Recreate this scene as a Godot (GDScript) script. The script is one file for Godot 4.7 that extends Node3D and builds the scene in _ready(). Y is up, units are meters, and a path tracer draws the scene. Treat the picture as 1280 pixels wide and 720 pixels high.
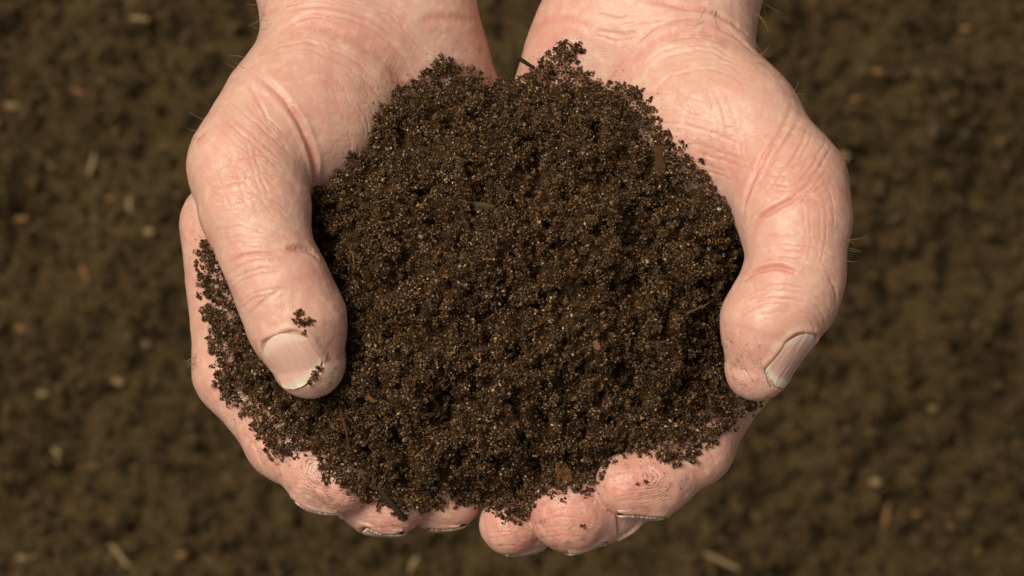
extends Node3D
# Two cupped hands hold a heap of dark crumbly soil above a bed of the same soil, seen from straight above.
# Lengths inside the builders are millimetres about a point 0.9 m over the ground; nodes are placed in metres.

const MM := 0.001
const LIFT := 0.9            # height of the hands over the ground, m
const EYE := 650.0           # camera above the hands, mm
const PX := 0.19             # mm per pixel of the 1280 x 720 photograph at the height of the hands

var rng := RandomNumberGenerator.new()


# ------------------------------------------------------------------ helpers
func at(px: float, py: float, h: float) -> Vector3:
	var k := PX * (EYE - h) / EYE
	return Vector3((px - 640.0) * k, h, (py - 360.0) * k)


func tag(o: Node, label: String, category: String, group := "", kind := "") -> void:
	if label:
		o.set_meta("label", label)
	if category:
		o.set_meta("category", category)
	if group:
		o.set_meta("group", group)
	if kind:
		o.set_meta("kind", kind)


func thing(called: String, where: Vector3) -> Node3D:
	var o := Node3D.new()
	o.name = called
	o.position = where
	add_child(o, true)
	return o


func put(called: String, mesh: Mesh, material: Material, parent: Node) -> MeshInstance3D:
	var o := MeshInstance3D.new()
	o.name = called
	o.mesh = mesh
	o.material_override = material
	o.cast_shadow = GeometryInstance3D.SHADOW_CASTING_SETTING_ON
	parent.add_child(o, true)
	return o


# ------------------------------------------------------------------ the flesh of a hand: tapered bones joined smoothly, meshed as surface nets
class Flesh:
	var a := PackedVector3Array()
	var ba := PackedVector3Array()
	var inv := PackedFloat32Array()
	var ra := PackedFloat32Array()
	var rd := PackedFloat32Array()
	var grp := PackedInt32Array()
	var join := PackedFloat32Array()      # how softly a group joins the palm
	var soft := PackedFloat32Array()      # how softly the bones of a group join each other
	var all := PackedInt32Array()
	var verts := PackedVector3Array()
	var norms := PackedVector3Array()
	var quads := PackedInt32Array()
	var cols := PackedColorArray()
	var lists := {}
	var lo: Vector3
	var block := 6.0

	func chain(g: int, joints: Array) -> void:
		for i in joints.size() - 1:
			var p: Vector3 = joints[i][0]
			var q: Vector3 = joints[i + 1][0]
			a.append(p)
			ba.append(q - p)
			inv.append(1.0 / maxf((q - p).length_squared(), 0.0001))
			ra.append(joints[i][1])
			rd.append(joints[i + 1][1] - joints[i][1])
			grp.append(g)
			all.append(a.size() - 1)

	func one(p: Vector3, i: int) -> float:
		var v := p - a[i]
		var t := clampf(v.dot(ba[i]) * inv[i], 0.0, 1.0)
		return (v - ba[i] * t).length() - ra[i] - rd[i] * t

	func sd(p: Vector3, ids: PackedInt32Array) -> float:
		var palm := 1e9
		var best := 1e9
		var cur := 1e9
		var g := -1
		var k := 1.0
		for i in ids:
			var gi := grp[i]
			if gi != g:
				if g == 0:
					palm = cur
					best = cur
				elif g > 0:
					var kj := join[g]
					var hh := maxf(kj - absf(palm - cur), 0.0) / kj
					best = minf(best, minf(palm, cur) - hh * hh * kj * 0.25)
				g = gi
				k = soft[g]
				cur = 1e9
			var v := p - a[i]
			var t := clampf(v.dot(ba[i]) * inv[i], 0.0, 1.0)
			var d := (v - ba[i] * t).length() - ra[i] - rd[i] * t
			var h := maxf(k - absf(cur - d), 0.0) / k
			cur = minf(cur, d) - h * h * k * 0.25
		if g == 0:
			return cur
		var kk := join[g]
		var h2 := maxf(kk - absf(palm - cur), 0.0) / kk
		return minf(best, minf(palm, cur) - h2 * h2 * kk * 0.25)

	func near_ids(p: Vector3) -> PackedInt32Array:
		var key := Vector3i(((p - lo) / block).floor())
		if lists.has(key):
			return lists[key]
		return all

	func grad(p: Vector3, ids: PackedInt32Array) -> Vector3:
		var e := 0.25
		var d := sd(p, ids)
		return Vector3(sd(p + Vector3(e, 0, 0), ids) - d, sd(p + Vector3(0, e, 0), ids) - d, sd(p + Vector3(0, 0, e), ids) - d).normalized()

	func mesh(cell: float, cuts: int) -> void:
		block = cell * 4.0
		lo = Vector3(1e9, 1e9, 1e9)
		var hi := -lo
		for i in all:
			for e in [[a[i], ra[i]], [a[i] + ba[i], ra[i] + rd[i]]]:
				var r := Vector3.ONE * (float(e[1]) + 4.0)
				var q: Vector3 = e[0]
				lo = lo.min(q - r)
				hi = hi.max(q + r)
		var nb := Vector3i(((hi - lo) / block).ceil())
		var n := nb * 4 + Vector3i.ONE
		var sx := 1
		var sy := n.x
		var sz := n.x * n.y
		var f := PackedFloat32Array()
		f.resize(n.x * n.y * n.z)
		f.fill(1e6)
		var blocks: Array[Vector3i] = []
		var half := block * 0.5
		for bz in nb.z:
			for by in nb.y:
				for bx in nb.x:
					var c := lo + Vector3(bx + 0.5, by + 0.5, bz + 0.5) * block
					var ds := PackedFloat32Array()
					var least := 1e9
					for i in all:
						var d := one(c, i)
						ds.append(d)
						least = minf(least, d)
					if absf(least) > block * 1.8 + 4.0:
						continue
					if absf(sd(c, all)) > block * 0.87 + 0.6:
						continue
					var ids := PackedInt32Array()
					for i in all:
						if ds[i] < least + block * 1.75 + 9.0:
							ids.append(i)
					lists[Vector3i(bx, by, bz)] = ids
					blocks.append(Vector3i(bx, by, bz))
		for b in blocks:
			var ids: PackedInt32Array = lists[b]
			var o := b * 4
			for z in 5:
				for y in 5:
					for x in 5:
						var at_ := (o.x + x) + (o.y + y) * sy + (o.z + z) * sz
						if f[at_] > 1e5:
							f[at_] = sd(lo + Vector3(o.x + x, o.y + y, o.z + z) * cell, ids)
		var vid := {}
		var corner := [0, sx, sy, sx + sy, sz, sx + sz, sy + sz, sx + sy + sz]
		var offs := [Vector3(0, 0, 0), Vector3(1, 0, 0), Vector3(0, 1, 0), Vector3(1, 1, 0), Vector3(0, 0, 1), Vector3(1, 0, 1), Vector3(0, 1, 1), Vector3(1, 1, 1)]
		var edges := [[0, 1], [2, 3], [4, 5], [6, 7], [0, 2], [1, 3], [4, 6], [5, 7], [0, 4], [1, 5], [2, 6], [3, 7]]
		var seen_cells := PackedInt32Array()
		for b in blocks:
			var ids: PackedInt32Array = lists[b]
			for z in 4:
				for y in 4:
					for x in 4:
						var cx := b.x * 4 + x
						var cy := b.y * 4 + y
						var cz := b.z * 4 + z
						var base := cx + cy * sy + cz * sz
						var neg := 0
						for c in corner:
							if f[base + c] < 0.0:
								neg += 1
						if neg == 0 or neg == 8:
							continue
						var sum := Vector3.ZERO
						var cnt := 0
						for e in edges:
							var d0 := f[base + corner[e[0]]]
							var d1 := f[base + corner[e[1]]]
							if (d0 < 0.0) != (d1 < 0.0):
								var o0: Vector3 = offs[e[0]]
								sum += o0.lerp(offs[e[1]], d0 / (d0 - d1))
								cnt += 1
						var p := lo + (Vector3(cx, cy, cz) + sum / cnt) * cell
						var g := grad(p, ids)
						p -= g * sd(p, ids)
						vid[base] = verts.size()
						verts.append(p)
						norms.append(g)
						seen_cells.append(base)
		for base in seen_cells:
			var d0 := f[base]
			for axis in 3:
				var step: int = [sx, sy, sz][axis]
				var u: int = [sy, sz, sx][axis]
				var w: int = [sz, sx, sy][axis]
				var d1 := f[base + step]
				if (d0 < 0.0) == (d1 < 0.0):
					continue
				if not (vid.has(base - u) and vid.has(base - w) and vid.has(base - u - w)):
					continue
				var q := [vid[base], vid[base - u], vid[base - u - w], vid[base - w]]
				if d0 < 0.0:
					q.reverse()
				for v in q:
					quads.append(v)
		for c in cuts:
			split(c)
		split(2)
		detail()

	# fine: only where the skin can be seen from above; elsewhere the coarser faces stay
	func split(level: int) -> void:
		var mids := {}
		var out := PackedInt32Array()
		for i in range(0, quads.size(), 4):
			var q := [quads[i], quads[i + 1], quads[i + 2], quads[i + 3]]
			if level == 2:
				var c2: Vector3 = verts[q[0]]
				var keep := true
				for t in tips:
					if c2.distance_squared_to(t[0]) < 100.0 and norms[q[0]].y > 0.1:
						keep = false
				if keep:
					for j in 4:
						out.append(q[j])
					continue
			if level > 0:
				var c0: Vector3 = verts[q[0]]
				if norms[q[0]].y < -0.3 or c0.z < -85.0 or c0.y < -48.0:
					for j in 4:
						out.append(q[j])
					continue
			var m := []
			for j in 4:
				var p: int = q[j]
				var r: int = q[(j + 1) % 4]
				var key := mini(p, r) * 4194304 + maxi(p, r)
				if not mids.has(key):
					mids[key] = add((verts[p] + verts[r]) * 0.5, (norms[p] + norms[r]).normalized())
				m.append(mids[key])
			var mid := add((verts[q[0]] + verts[q[1]] + verts[q[2]] + verts[q[3]]) * 0.25, (norms[q[0]] + norms[q[1]] + norms[q[2]] + norms[q[3]]).normalized())
			for j in 4:
				out.append(q[j])
				out.append(m[j])
				out.append(mid)
				out.append(m[(j + 3) % 4])
		quads = out

	func add(p: Vector3, n: Vector3) -> int:
		p -= n * clampf(sd(p, near_ids(p)), -0.6, 0.6)
		verts.append(p)
		norms.append(n)
		return verts.size() - 1

	# ---- skin: creases, nail beds, lumps and colour
	var creases := []                     # [width, depth, points]
	var seg_hash := {}
	var sp := PackedVector3Array()
	var sq := PackedVector3Array()
	var si := PackedFloat32Array()
	var sw := PackedFloat32Array()
	var s0 := PackedFloat32Array()
	var s1 := PackedFloat32Array()
	var flush := []                       # [centre, radius, how much redder]
	var nails := []                       # [centre, along, out, half width, length]
	var dirt := []                        # [centre, radius, how much]
	var tips := []                        # [centre of the fingertip pad, along the finger]
	var lump := FastNoiseLite.new()
	var blotch := FastNoiseLite.new()
	var fleck := FastNoiseLite.new()
	var smear := FastNoiseLite.new()

	func hash_creases() -> void:
		for c in creases:
			var pts: PackedVector3Array = c[2]
			var total := pts.size() - 1
			for i in total:
				var p := pts[i]
				var q := pts[i + 1]
				var reach: float = float(c[0]) * 3.2 + 0.5
				# a crease fades in and out along its own length
				var e0 := minf(1.0, 0.15 + 4.0 * minf(i, total - i) / total)
				var e1 := minf(1.0, 0.15 + 4.0 * minf(i + 1, total - i - 1) / total)
				var b0 := Vector3i(((p.min(q) - Vector3.ONE * reach) / 3.0).floor())
				var b1 := Vector3i(((p.max(q) + Vector3.ONE * reach) / 3.0).floor())
				var s := sp.size()
				sp.append(p)
				sq.append(q - p)
				si.append(1.0 / maxf((q - p).length_squared(), 0.0001))
				sw.append(c[0])
				s0.append(float(c[1]) * e0)
				s1.append(float(c[1]) * e1)
				for z in range(b0.z, b1.z + 1):
					for y in range(b0.y, b1.y + 1):
						for x in range(b0.x, b1.x + 1):
							var k := Vector3i(x, y, z)
							if not seg_hash.has(k):
								seg_hash[k] = []
							seg_hash[k].append(s)

	func detail() -> void:
		lump.seed = 3
		lump.frequency = 0.11
		blotch.seed = 9
		blotch.frequency = 0.16
		blotch.fractal_octaves = 3
		fleck.seed = 21
		fleck.frequency = 0.9
		smear.seed = 33
		smear.frequency = 0.45
		smear.fractal_octaves = 3
		hash_creases()
		cols.resize(verts.size())
		for i in verts.size():
			var p := verts[i]
			var n := norms[i]
			var d := lump.get_noise_3dv(p) * 0.26 + lump.get_noise_3dv(p * 3.1) * 0.04
			var cut := 0.0
			var rim := 0.0
			var key := Vector3i((p / 3.0).floor())
			if seg_hash.has(key):
				for s: int in seg_hash[key]:
					var v := p - sp[s]
					var t := clampf(v.dot(sq[s]) * si[s], 0.0, 1.0)
					var r := (v - sq[s] * t).length() / sw[s]
					if r < 3.2:
						var dep := lerpf(s0[s], s1[s], t)
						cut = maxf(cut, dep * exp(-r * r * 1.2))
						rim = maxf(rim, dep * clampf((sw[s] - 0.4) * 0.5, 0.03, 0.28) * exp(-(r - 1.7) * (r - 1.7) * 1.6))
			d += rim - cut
			var valley := 0.0
			for t in tips:
				var v: Vector3 = p - t[0]
				var q2 := v.length_squared()
				if q2 > 121.0:
					continue
				var al2: Vector3 = t[1]
				v -= al2 * v.dot(al2) * 0.45
				var s := v.length() + 0.9 * blotch.get_noise_3dv(p * 1.3)
				var wave := cos(s * TAU / 0.62)
				var reach := smoothstep(121.0, 60.0, q2)
				d += 0.019 * wave * reach
				valley = maxf(valley, reach * (0.5 - 0.5 * wave))
			var red := 0.20 + 0.36 * blotch.get_noise_3dv(p) + 0.09 * blotch.get_noise_3dv(p * 3.3)
			for fl in flush:
				var c: Vector3 = fl[0]
				var q := (p - c).length_squared() / (float(fl[1]) * float(fl[1]))
				if q < 6.0:
					red += float(fl[2]) * 0.85 * exp(-q)
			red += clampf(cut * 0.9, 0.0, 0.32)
			var bed := 0.0
			for nl in nails:
				var v: Vector3 = p - nl[0]
				if v.length_squared() > 260.0:
					continue
				var al: Vector3 = nl[1]
				var ou: Vector3 = nl[2]
				if v.dot(ou) < -4.5 or n.dot(ou) < 0.0:
					continue
				var x := absf(v.dot(al.cross(ou))) - float(nl[3])
				var z := v.dot(al)
				var back := -z - float(nl[4]) * 0.5
				var front := z - float(nl[4]) * 0.5
				# rounded corners at the root
				var out_ := maxf(x, back)
				if x > -3.0 and back > -3.0:
					out_ = Vector2(maxf(x + 3.0, 0.0), maxf(back + 3.0, 0.0)).length() - 3.0
				if front > 0.6:
					continue
				if out_ < 0.0:
					d -= 0.45 * smoothstep(0.0, -0.5, out_)
					bed = 1.0
				elif out_ < 2.4:
					d += 0.42 * exp(-(out_ - 0.7) * (out_ - 0.7) * 1.6)
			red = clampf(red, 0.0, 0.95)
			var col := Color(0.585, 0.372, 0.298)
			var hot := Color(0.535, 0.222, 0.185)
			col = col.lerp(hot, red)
			var pale := clampf((blotch.get_noise_3dv(p * 1.7 + Vector3(40, 0, 0)) - 0.12) * 2.2, 0.0, 1.0)
			col = col.lerp(Color(0.68, 0.49, 0.385), pale * 0.4)
			var tone := 1.0 + 0.05 * fleck.get_noise_3dv(p)
			col = Color(col.r * tone, col.g * tone, col.b * tone)
			for di in dirt:
				var c: Vector3 = di[0]
				var q := (p - c).length_squared() / (float(di[1]) * float(di[1]))
				if q < 4.0:
					var mask := smoothstep(0.0, 0.5, float(di[2]) * exp(-q) + 0.55 * smear.get_noise_3dv(p * 0.7) - 0.12)
					var line := smoothstep(0.5, 0.95, valley + 0.5 * fleck.get_noise_3dv(p * 0.8))
					if valley == 0.0:
						line = smoothstep(0.05, 0.5, smear.get_noise_3dv(p * Vector3(1.0, 1.0, 2.6)))
					var m := mask * (line * 0.62 + 0.14)
					col = col.lerp(Color(0.075, 0.052, 0.036), m)
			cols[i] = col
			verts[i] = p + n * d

	# where a line of sight from above meets the flesh; h is NAN where it misses
	func meet(eye: Vector3, through: Vector3, ids: PackedInt32Array) -> Vector3:
		var dir := (through - eye).normalized()
		var t := 600.0
		for i in 60:
			var d := sd(eye + dir * t, ids)
			if d < 0.03:
				return eye + dir * t
			t += d * 0.95
			if t > 800.0:
				break
		return Vector3(NAN, NAN, NAN)

	func commit() -> ArrayMesh:
		var idx := PackedInt32Array()
		idx.resize(quads.size() / 4 * 6)
		var nn := PackedVector3Array()
		nn.resize(verts.size())
		var w := 0
		for i in range(0, quads.size(), 4):
			var q0 := quads[i]
			var q1 := quads[i + 1]
			var q2 := quads[i + 2]
			var q3 := quads[i + 3]
			var fn := (verts[q2] - verts[q0]).cross(verts[q3] - verts[q1])
			nn[q0] += fn
			nn[q1] += fn
			nn[q2] += fn
			nn[q3] += fn
			idx[w] = q0
			idx[w + 1] = q2
			idx[w + 2] = q1
			idx[w + 3] = q0
			idx[w + 4] = q3
			idx[w + 5] = q2
			w += 6
		var vv := PackedVector3Array()
		vv.resize(verts.size())
		var flip := 0.0
		for i in mini(500, verts.size()):
			flip += nn[i].dot(norms[i])
		var s := 1.0 if flip > 0.0 else -1.0
		for i in verts.size():
			nn[i] = (nn[i] * s).normalized()
			vv[i] = verts[i] * 0.001
		if s < 0.0:
			for i in range(0, idx.size(), 3):
				var t := idx[i + 1]
				idx[i + 1] = idx[i + 2]
				idx[i + 2] = t
		var arr := []
		arr.resize(Mesh.ARRAY_MAX)
		arr[Mesh.ARRAY_VERTEX] = vv
		arr[Mesh.ARRAY_NORMAL] = nn
		arr[Mesh.ARRAY_INDEX] = idx
		if cols.size():
			arr[Mesh.ARRAY_COLOR] = cols
		var m := ArrayMesh.new()
		m.add_surface_from_arrays(Mesh.PRIMITIVE_TRIANGLES, arr)
		return m


func joints(list: Array) -> Array:
	var out := []
	for j in list:
		out.append([at(j[0], j[1], j[2]), j[3]])
	return out


# the person's right hand (thumb towards -x)
func flesh_right() -> Flesh:
	var f := Flesh.new()
	f.join = PackedFloat32Array([1, 6, 5, 5, 5, 5])
	f.soft = PackedFloat32Array([9, 3, 4, 4, 4, 4])
	f.chain(0, joints([[408, -420, -60, 27], [411, -60, -38, 18.5], [420, 20, -34, 18]]))
	f.chain(0, joints([[498, -420, -60, 24], [488, -60, -38, 16.5], [490, 20, -36, 16.5]]))
	f.chain(0, joints([[415, 40, -26, 15], [345, 150, -13, 12.6], [304, 206, -6, 12]]))
	f.chain(0, joints([[470, 60, -34, 17], [395, 150, -22, 17], [400, 200, -28, 15]]))
	f.chain(0, joints([[518, 20, -36, 15], [530, 100, -40, 15.5], [553, 170, -46, 15.5], [558, 300, -58, 14]]))
	f.chain(0, joints([[430, 80, -40, 12], [300, 280, -44, 12]]))
	f.chain(0, joints([[460, 80, -48, 12], [350, 330, -60, 12]]))
	f.chain(0, joints([[490, 90, -50, 12], [420, 360, -66, 11]]))
	f.chain(0, joints([[515, 100, -50, 12], [535, 380, -66, 12]]))
	f.chain(1, joints([[306, 206, -6, 12.6], [319, 262, 0, 12.8], [333, 316, 4, 10.6], [353, 360, 5, 11], [371, 402, 5, 11.4], [386, 451, 3, 8.9]]))
	f.chain(2, joints([[287, 285, -42, 12.5], [297, 465, -36, 10.5], [357, 552, -24, 9], [405, 595, -16, 8], [428, 603, -13, 7.2]]))
	f.chain(3, joints([[350, 330, -60, 12], [345, 500, -52, 10.5], [400, 575, -38, 9.2], [470, 618, -24, 8.8], [492, 628, -19, 8]]))
	f.chain(4, joints([[420, 360, -66, 11], [430, 510, -58, 10], [500, 580, -44, 9], [550, 618, -27, 8], [566, 622, -23, 7.2]]))
	f.chain(5, joints([[535, 380, -66, 11], [540, 480, -62, 10], [575, 555, -52, 8.5], [600, 578, -44, 7.5]]))
	return f


# the person's left hand (thumb towards +x)
func flesh_left() -> Flesh:
	var f := Flesh.new()
	f.join = PackedFloat32Array([1, 6, 5, 5, 5, 5])
	f.soft = PackedFloat32Array([9, 3, 4, 4, 4, 4])
	f.chain(0, joints([[862, -420, -60, 27], [864, -60, -38, 18.5], [858, 20, -34, 17.5]]))
	f.chain(0, joints([[800, -420, -60, 24], [802, -60, -38, 16.5], [795, 20, -36, 16]]))
	f.chain(0, joints([[862, 75, -26, 14], [926, 150, -15, 12.4], [984, 232, -6, 13.2]]))
	f.chain(0, joints([[806, 66, -34, 16], [872, 172, -22, 17], [900, 225, -24, 15]]))
	f.chain(0, joints([[783, 0, -36, 15], [750, 50, -38, 15], [732, 110, -40, 15], [714, 170, -46, 15.5], [708, 300, -58, 14]]))
	f.chain(0, joints([[850, 90, -40, 12], [985, 300, -44, 12]]))
	f.chain(0, joints([[815, 90, -48, 12], [930, 340, -60, 12]]))
	f.chain(0, joints([[790, 100, -50, 12], [860, 370, -66, 11]]))
	f.chain(0, joints([[765, 110, -50, 12], [725, 390, -66, 12]]))
	f.chain(1, joints([[984, 232, -6, 13.4], [994, 276, 0, 12.9], [995, 338, 5, 11.2], [984, 371, 5, 11.5], [960, 403, 5, 10.8], [947, 460, 3, 7.9]]))
	f.chain(2, joints([[985, 300, -44, 12.5], [918, 470, -34, 9.5], [868, 558, -16, 8.9], [818, 600, -11, 8.3], [784, 605, -9, 7.7]]))
	f.chain(3, joints([[930, 340, -60, 12], [890, 500, -52, 10.5], [830, 575, -38, 9.6], [760, 622, -22, 9.6], [713, 640, -15, 10]]))
	f.chain(4, joints([[860, 370, -66, 11], [800, 520, -58, 10], [730, 600, -42, 9], [660, 645, -26, 8], [638, 655, -20, 7.6]]))
	f.chain(5, joints([[725, 390, -66, 11], [720, 490, -62, 10], [690, 565, -52, 8.5], [672, 588, -44, 7.5]]))
	return f


# ------------------------------------------------------------------ lines and marks on the skin, each found on the flesh along a line of sight
func smooth_line(list: Array, step := 7.0) -> PackedVector2Array:
	var p := PackedVector2Array()
	for i in range(0, list.size(), 2):
		p.append(Vector2(list[i], list[i + 1]))
	var out := PackedVector2Array()
	for i in p.size() - 1:
		var a := p[maxi(i - 1, 0)]
		var b := p[i]
		var c := p[i + 1]
		var d := p[mini(i + 2, p.size() - 1)]
		var n := maxi(1, int(ceil(b.distance_to(c) / step)))
		for j in n:
			out.append(b.cubic_interpolate(c, a, d, float(j) / n))
	out.append(p[p.size() - 1])
	return out


func crease(f: Flesh, width: float, depth: float, list: Array, shift := Vector2.ZERO, wobble := 0.0) -> void:
	var pts := PackedVector3Array()
	for q in smooth_line(list):
		var w := Vector2(rng.randf_range(-1, 1), rng.randf_range(-1, 1)) * wobble
		var h := f.meet(Vector3(0, EYE, 0), at(q.x + shift.x + w.x, q.y + shift.y + w.y, 0.0), f.all)
		if is_nan(h.x):
			continue
		if pts.size() and pts[pts.size() - 1].distance_to(h) > 6.0:
			break
		pts.append(h)
	if pts.size() > 1:
		f.creases.append([width, depth, pts])


# a family of fine lines that follow one another across the skin
func family(f: Flesh, width: float, depth: float, list: Array, step: Vector2, count: int) -> void:
	for i in count:
		var k := i + rng.randf_range(-0.3, 0.3)
		var part := list.duplicate()
		if part.size() > 6 and rng.randf() < 0.6:
			if rng.randf() < 0.5:
				part = part.slice(2)
			else:
				part = part.slice(0, part.size() - 2)
		crease(f, width * rng.randf_range(0.9, 1.3), depth * rng.randf_range(0.5, 1.5), part, step * k, 1.4)


func on(f: Flesh, px: float, py: float) -> Vector3:
	return f.meet(Vector3(0, EYE, 0), at(px, py, 0.0), f.all)


func flush(f: Flesh, list: Array) -> void:
	for e in list:
		var p := on(f, e[0], e[1])
		if not is_nan(p.x):
			f.flush.append([p, e[2] * PX, e[3]])


func dirt(f: Flesh, list: Array) -> void:
	for e in list:
		var p := on(f, e[0], e[1])
		if not is_nan(p.x):
			f.dirt.append([p, e[2] * PX, e[3]])


func lines_right(f: Flesh) -> void:
	# wrist
	crease(f, 2.4, 0.9, [360, 44, 394, 30, 426, 40, 457, 54, 484, 76, 504, 98, 512, 118])
	crease(f, 1.0, 0.7, [350, 42, 367, 28, 394, 20, 426, 30, 457, 44, 488, 66, 509, 87, 520, 108])
	crease(f, 0.7, 0.5, [395, 12, 415, 22, 450, 32, 478, 47, 502, 70, 514, 92])
	crease(f, 0.6, 0.4, [345, 16, 374, 10, 408, 9, 443, 18, 474, 32, 495, 52])
	crease(f, 0.7, 0.5, [321, 24, 349, 10, 380, 0])
	crease(f, 1.2, 0.28, [523, 28, 545, 23, 575, 24, 604, 32])
	family(f, 0.4, 0.15, [330, 50, 360, 36, 394, 30, 426, 40, 455, 55, 482, 78, 500, 105], Vector2(-3, 6), 6)
	family(f, 0.35, 0.2, [400, 2, 440, 8, 475, 20, 500, 40, 520, 66], Vector2(6, -4), 4)
	# fold where the thumb leaves its mound
	crease(f, 1.0, 0.5, [318, 92, 339, 108, 352, 120, 363, 135, 374, 152])
	crease(f, 0.9, 1.15, [352, 120, 363, 135, 374, 152, 384, 174, 390, 192, 393, 208, 392, 240])
	crease(f, 0.4, 0.35, [308, 104, 318, 118, 328, 135, 336, 152])
	# over the base joint of the thumb
	family(f, 0.34, 0.20, [284, 122, 315, 149, 339, 170, 363, 194, 377, 215], Vector2(-6, 9), 7)
	family(f, 0.28, 0.22, [300, 118, 322, 146, 350, 176, 372, 205], Vector2(5, -2), 3)
	family(f, 0.28, 0.22, [246, 200, 262, 214, 287, 208, 321, 196, 352, 204], Vector2(3, 9), 6)
	family(f, 0.26, 0.18, [262, 168, 268, 200, 282, 240, 292, 268], Vector2(11, 2), 7)
	family(f, 0.26, 0.18, [258, 240, 290, 235, 330, 246, 362, 262], Vector2(2, 10), 6)
	# fine lines of the mound
	family(f, 0.28, 0.11, [422, 132, 434, 152, 440, 180, 436, 212], Vector2(8, -3), 7)
	family(f, 0.28, 0.08, [388, 84, 410, 108, 424, 140], Vector2(14, -4), 5)
	family(f, 0.25, 0.045, [340, 70, 380, 92, 420, 96, 460, 84], Vector2(4, 12), 8)
	# thumb joint
	crease(f, 1.0, 0.9, [398, 322, 388, 314, 377, 311, 360, 311])
	crease(f, 0.45, 0.45, [283, 330, 304, 320, 328, 317, 352, 318])
	crease(f, 0.5, 0.55, [284, 358, 301, 342, 320, 331, 342, 328])
	crease(f, 0.5, 0.55, [290, 386, 301, 368, 321, 350, 346, 342])
	crease(f, 0.4, 0.35, [310, 394, 332, 374, 352, 362])
	family(f, 0.26, 0.2, [282, 345, 300, 331, 322, 324, 350, 322], Vector2(3, 9), 7)
	family(f, 0.26, 0.16, [272, 296, 300, 288, 340, 292, 380, 300], Vector2(1, 7), 4)
	# forefinger
	crease(f, 0.6, 0.5, [316, 528, 326, 546, 334, 562, 336, 580])
	crease(f, 0.45, 0.35, [308, 545, 320, 560, 326, 580])
	family(f, 0.3, 0.2, [232, 268, 244, 262, 258, 264], Vector2(1, 8), 4)
	family(f, 0.28, 0.06, [350, 582, 385, 588, 420, 600], Vector2(-1, 6), 8)
	family(f, 0.28, 0.06, [450, 640, 485, 642, 520, 636], Vector2(0, 6), 4)
	flush(f, [[402, 112, 42, 0.35], [600, 60, 40, 0.4], [330, 180, 50, 0.15], [250, 350, 60, 0.35], [270, 480, 60, 0.35], [330, 560, 50, 0.35], [420, 610, 45, 0.5], [490, 650, 45, 0.6], [570, 645, 40, 0.6], [300, 340, 40, 0.12], [390, 350, 40, 0.3], [420, 430, 40, 0.25], [545, 70, 40, 0.15]])
	dirt(f, [[300, 520, 26, 0.34], [345, 578, 26, 0.42], [395, 600, 50, 0.5], [440, 618, 24, 0.6], [520, 640, 22, 0.4], [425, 450, 26, 0.45], [405, 485, 18, 0.45], [330, 570, 22, 0.3], [490, 655, 30, 0.2]])


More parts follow.
